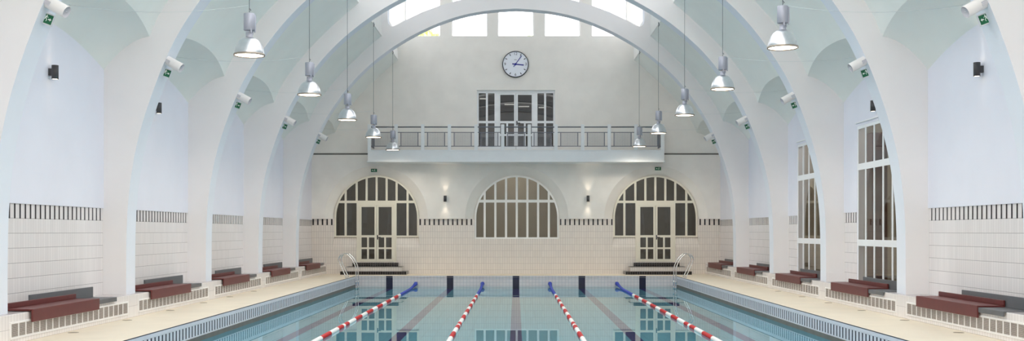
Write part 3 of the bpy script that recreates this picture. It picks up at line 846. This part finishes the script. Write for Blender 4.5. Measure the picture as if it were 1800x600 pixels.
def place_wl(o, loc, rz, label, e):
    o.location = loc; o.rotation_euler = (0, 0, rz); tag(o, label, 'wall light', 'up and down wall lights')
    for s in (-1, 1):
        li = bpy.data.lights.new('wall light beam', 'SPOT'); li.energy = e; li.color = (1, .86, .68); li.spot_size = 1.15; li.spot_blend = 1.; li.shadow_soft_size = .04
        lo = bpy.data.objects.new('wall_light_beam', li); COL.objects.link(lo); lo.parent = o
        lo.location = (.105, 0, s*.125); lo.rotation_euler = (0 if s < 0 else PI, 0, 0)
for i, (s, y, z, lb) in enumerate(spots):
    place_wl(wl0 if i == 0 else copy_tree(wl0) if False else (wl0 if i == 0 else make_wl()), (s*(XW-.02), y, H+z), 0 if s < 0 else PI, 'dark grey cylindrical up-and-down wall light ' + lb, 2.0)
for x, lb in ((-2.82, 'left of the arched centre window'), (2.87, 'right of the arched centre window')):
    place_wl(make_wl(), (x, YP, H+1.30), -PI/2, 'dark grey cylindrical wall light on the back wall ' + lb, 11.)

# ------------------------------------------------------------------ lane ropes
ZR_ = -.385
def float_mesh(L, m):
    b = MB(); prof = []; n = max(2, int(round(L/.09))); st = L/n
    for i in range(n):
        z = i*st; prof += [(.036, z), (.044, z+.006), (.049, z+st*.3), (.049, z+st*.7), (.044, z+st-.008), (.036, z+st-.001)]
    b.lathe(prof, 12, axis=Matrix.Rotation(-PI/2, 4, 'X'), cap0=True, cap1=True); return b
segs = [(34.4, 33.7, 'w')]
ym = 33.7
for q in range(4): segs += [(ym, ym-1.08, 'r'), (ym-1.08, ym-1.98, 'w')]; ym -= 1.98
segs += [(25.8, 24.8, 'r'), (24.8, 23.8, 'w'), (23.8, 23.28, 'r'), (23.28, 23.03, 'w'), (23.03, 22.4, 'r'), (22.4, 21.5, 'w'), (21.5, 20.5, 'r'), (20.5, 19.5, 'w')]
ym = 19.5
while ym > 8: segs += [(ym, ym-1, 'r'), (ym-1, ym-2, 'w')]; ym -= 2
cache = {}
for X, lb in ((-3.80, 'leftmost of the four'), (-1.27, 'second from the left'), (1.29, 'third from the left'), (3.83, 'rightmost of the four')):
    r = empty('lane_rope', (X, 24, ZR_)); tag(r, 'red and white lane rope with blue far end, %s' % lb, 'lane rope', 'lane ropes dividing the pool')
    for (a, bq, c) in segs:
        key = (round(a-bq, 2), c)
        if key not in cache:
            o = float_mesh(a-bq, c).build('float', 'fred' if c == 'r' else 'fwht', r); cache[key] = o
        else: o = cache[key].copy(); COL.objects.link(o); o.parent = r
        o['label'] = 'red float' if c == 'r' else 'white float'
        o.location = (0, bq-24, 0)
    b = MB(); path, rad = [], []; n = 60
    for i in range(n+1):
        u = i/n; y = 34.4 + 5.6*u; z = .0 if y < 37.6 else .10*((y-37.6)/2.4)**1.3
        path.append((0, y-24, z)); rad.append(.040 + .035*max(0, (u-.8)/.2)**1.5 + .008*(1 if i % 2 else 0) - (.015 if i in (0, n) else 0))
    b.tube(path, .06, 12, radii=rad); b.build('blue_float', 'fblu', r)
    b = MB(); b.tube([(0, 7-24, 0), (0, 34.5-24, 0)], .012, 6); b.tube([(0, 15.9, .09), (0, 16.08, .11)], .014, 6); b.box(-.05, .05, 16.06, 16.085, .04, .16); b.build('rope', 'chrome', r)

# ------------------------------------------------------------------ ladders
def make_ladder():
    """left-hand one; origin on the pool edge, -x towards the deck"""
    r = empty('pool_ladder')
    base = [(.075, -.95), (.075, .25), (.06, .42), (-.02, .60), (-.13, .76), (-.24, .86), (-.36, .885), (-.48, .85), (-.56, .76), (-.57, .67), (-.53, .57), (-.39, .25), (-.27, .0)]
    pth = smooth_curve(base, 60, 3)
    for s in (-1, 1):
        b = MB(); b.tube([(x, s*.26, z) for x, z in pth], .021, 12); b.lathe([(.05, 0), (.05, .012), (.022, .02)], 16, axis=Matrix.Translation((-.27, s*.26, 0))); b.build('rail', 'chrome', r)
    for z in (-.16, -.36, -.62, -.88):
        b = MB(); b.box(.03, .13, -.25, .25, z-.015, z+.015)
        for s in (-1, 1): b.tube([(.075, s*.262, z-.045), (.075, s*.262, z+.045)], .034, 10)
        b.build('tread', 'chrome', r, bevel=.004)
    return r
ld = make_ladder(); ld.location = (-PX+.2, 38.6, 0); tag(ld, 'chrome pool ladder at the far left corner of the pool', 'ladder', 'pool ladders')
lr = mirror_mesh_copy(ld); lr.location = (PX-.2, 38.6, 0); tag(lr, 'chrome pool ladder at the far right corner of the pool', 'ladder', 'pool ladders')

# ------------------------------------------------------------------ trees beyond the end windows
mb = MB(); mb.face([(-40, 47.5, 0), (40, 47.5, 0), (40, 90, 0), (-40, 90, 0)]); struct(mb.build('ground', 'ground'))
def tree(x, y, top, rad, label):
    r = empty('tree', (x, y, 0)); tag(r, label, 'tree', 'trees beyond the end windows')
    b = MB(); b.tube([(0, 0, 0), (.1, 0, top*.4), (0, 0, top-rad)], .2, 8, radii=[.28, .2, .1]); b.build('trunk', 'bark', r)
    b = MB(); rnd = random.Random(int(x*100))
    for i in range(900):
        v = Vector((rnd.gauss(0, 1), rnd.gauss(0, 1), rnd.gauss(0, 1))).normalized()*rad*rnd.uniform(.5, 1); v.z *= .8
        c = Vector((0, 0, top-rad)) + v; s = rnd.uniform(.08, .2)
        d1 = Vector((rnd.gauss(0, 1), rnd.gauss(0, 1), rnd.gauss(0, 1))).normalized()*s; d2 = d1.orthogonal().normalized()*s*.7
        b.face([c-d1, c+d2, c+d1, c-d2])
    b.build('crown', 'leaf', r)
tree(-5.5, 66, 14.5, 1.15, 'sunlit tree showing through the leftmost end window')
tree(.9, 66, 14.1, .8, 'small sunlit tree low in the middle end window')

# ------------------------------------------------------------------ lights
def area(name, loc, rot, sx, sy, e, col=(1, 1, 1), portal=False):
    li = bpy.data.lights.new(name, 'AREA'); li.shape = 'RECTANGLE'; li.size = sx; li.size_y = sy; li.energy = e; li.color = col
    if portal: li.cycles.is_portal = True
    o = bpy.data.objects.new(name, li); COL.objects.link(o); o.location = loc; o.rotation_euler = rot; return o
area('added_lantern_fill', (0, 15.5, H+LZR-.05), (0, 0, 0), 6.5, 31, 780, (1, 1, .99))  # unseen fill light added under the closed lantern roof
for sx_ in (-1, 1): area('added_front_fill', (sx_*5.2, -.5, 7.2), (PI/2-.25, 0, 0), 4.6, 4.2, 560, (1, .985, .97))  # unseen fill added behind the camera to brighten the near arch faces
for nm_, p_, e_ in (('added_office_fill', (0, YB+1.3, 4.2), 26), ('added_entrance_fill', (-5.6, YB+1.8, 4.1), 10), ('added_entrance_fill', (5.6, YB+1.8, 4.1), 10), ('added_corridor_fill', (XW+.9, 24.9, 4.6), 22), ('added_corridor_fill', (XW+.9, 29.9, 4.6), 22)):  # unseen point lights added to brighten the rooms behind the panes
    li = bpy.data.lights.new(nm_, 'POINT'); li.energy = e_; li.color = (1, .95, .86); li.shadow_soft_size = .25
    o = bpy.data.objects.new(nm_, li); COL.objects.link(o); o.location = p_
area('portal_left', (-LX-.16, 21, H+(LZS+LZT)/2), (0, -PI/2, 0), LZT-LZS, 42, 1, portal=True)
area('portal_right', (LX+.16, 21, H+(LZS+LZT)/2), (0, PI/2, 0), LZT-LZS, 42, 1, portal=True)
area('portal_end', (0, YB+.22, H+(LZS+LZT)/2), (-PI/2, 0, 0), 9.2, LZT-LZS, 1, portal=True)
W = bpy.data.worlds.new('sky'); scn.world = W; W.use_nodes = True
bg = W.node_tree.nodes['Background']; bg.inputs[0].default_value = (1, .99, 1, 1); bg.inputs[1].default_value = 3.0

# ------------------------------------------------------------------ camera, view
cam = bpy.data.cameras.new('camera'); co = bpy.data.objects.new('camera', cam); COL.objects.link(co)
co.location = (0, 0, H); co.rotation_euler = (PI/2, 0, 0)
cam.sensor_width = 36; cam.lens = F*36/1800; cam.shift_x = -7/1800; cam.shift_y = 107/1800
cam.clip_end = 300
scn.camera = co
scn.view_settings.view_transform = 'Standard'; scn.view_settings.look = 'None'; scn.view_settings.exposure = .44
cy = scn.cycles
cy.use_denoising = True; cy.max_bounces = 12; cy.diffuse_bounces = 7; cy.glossy_bounces = 5; cy.transmission_bounces = 8; cy.transparent_max_bounces = 12
cy.sample_clamp_indirect = 6.
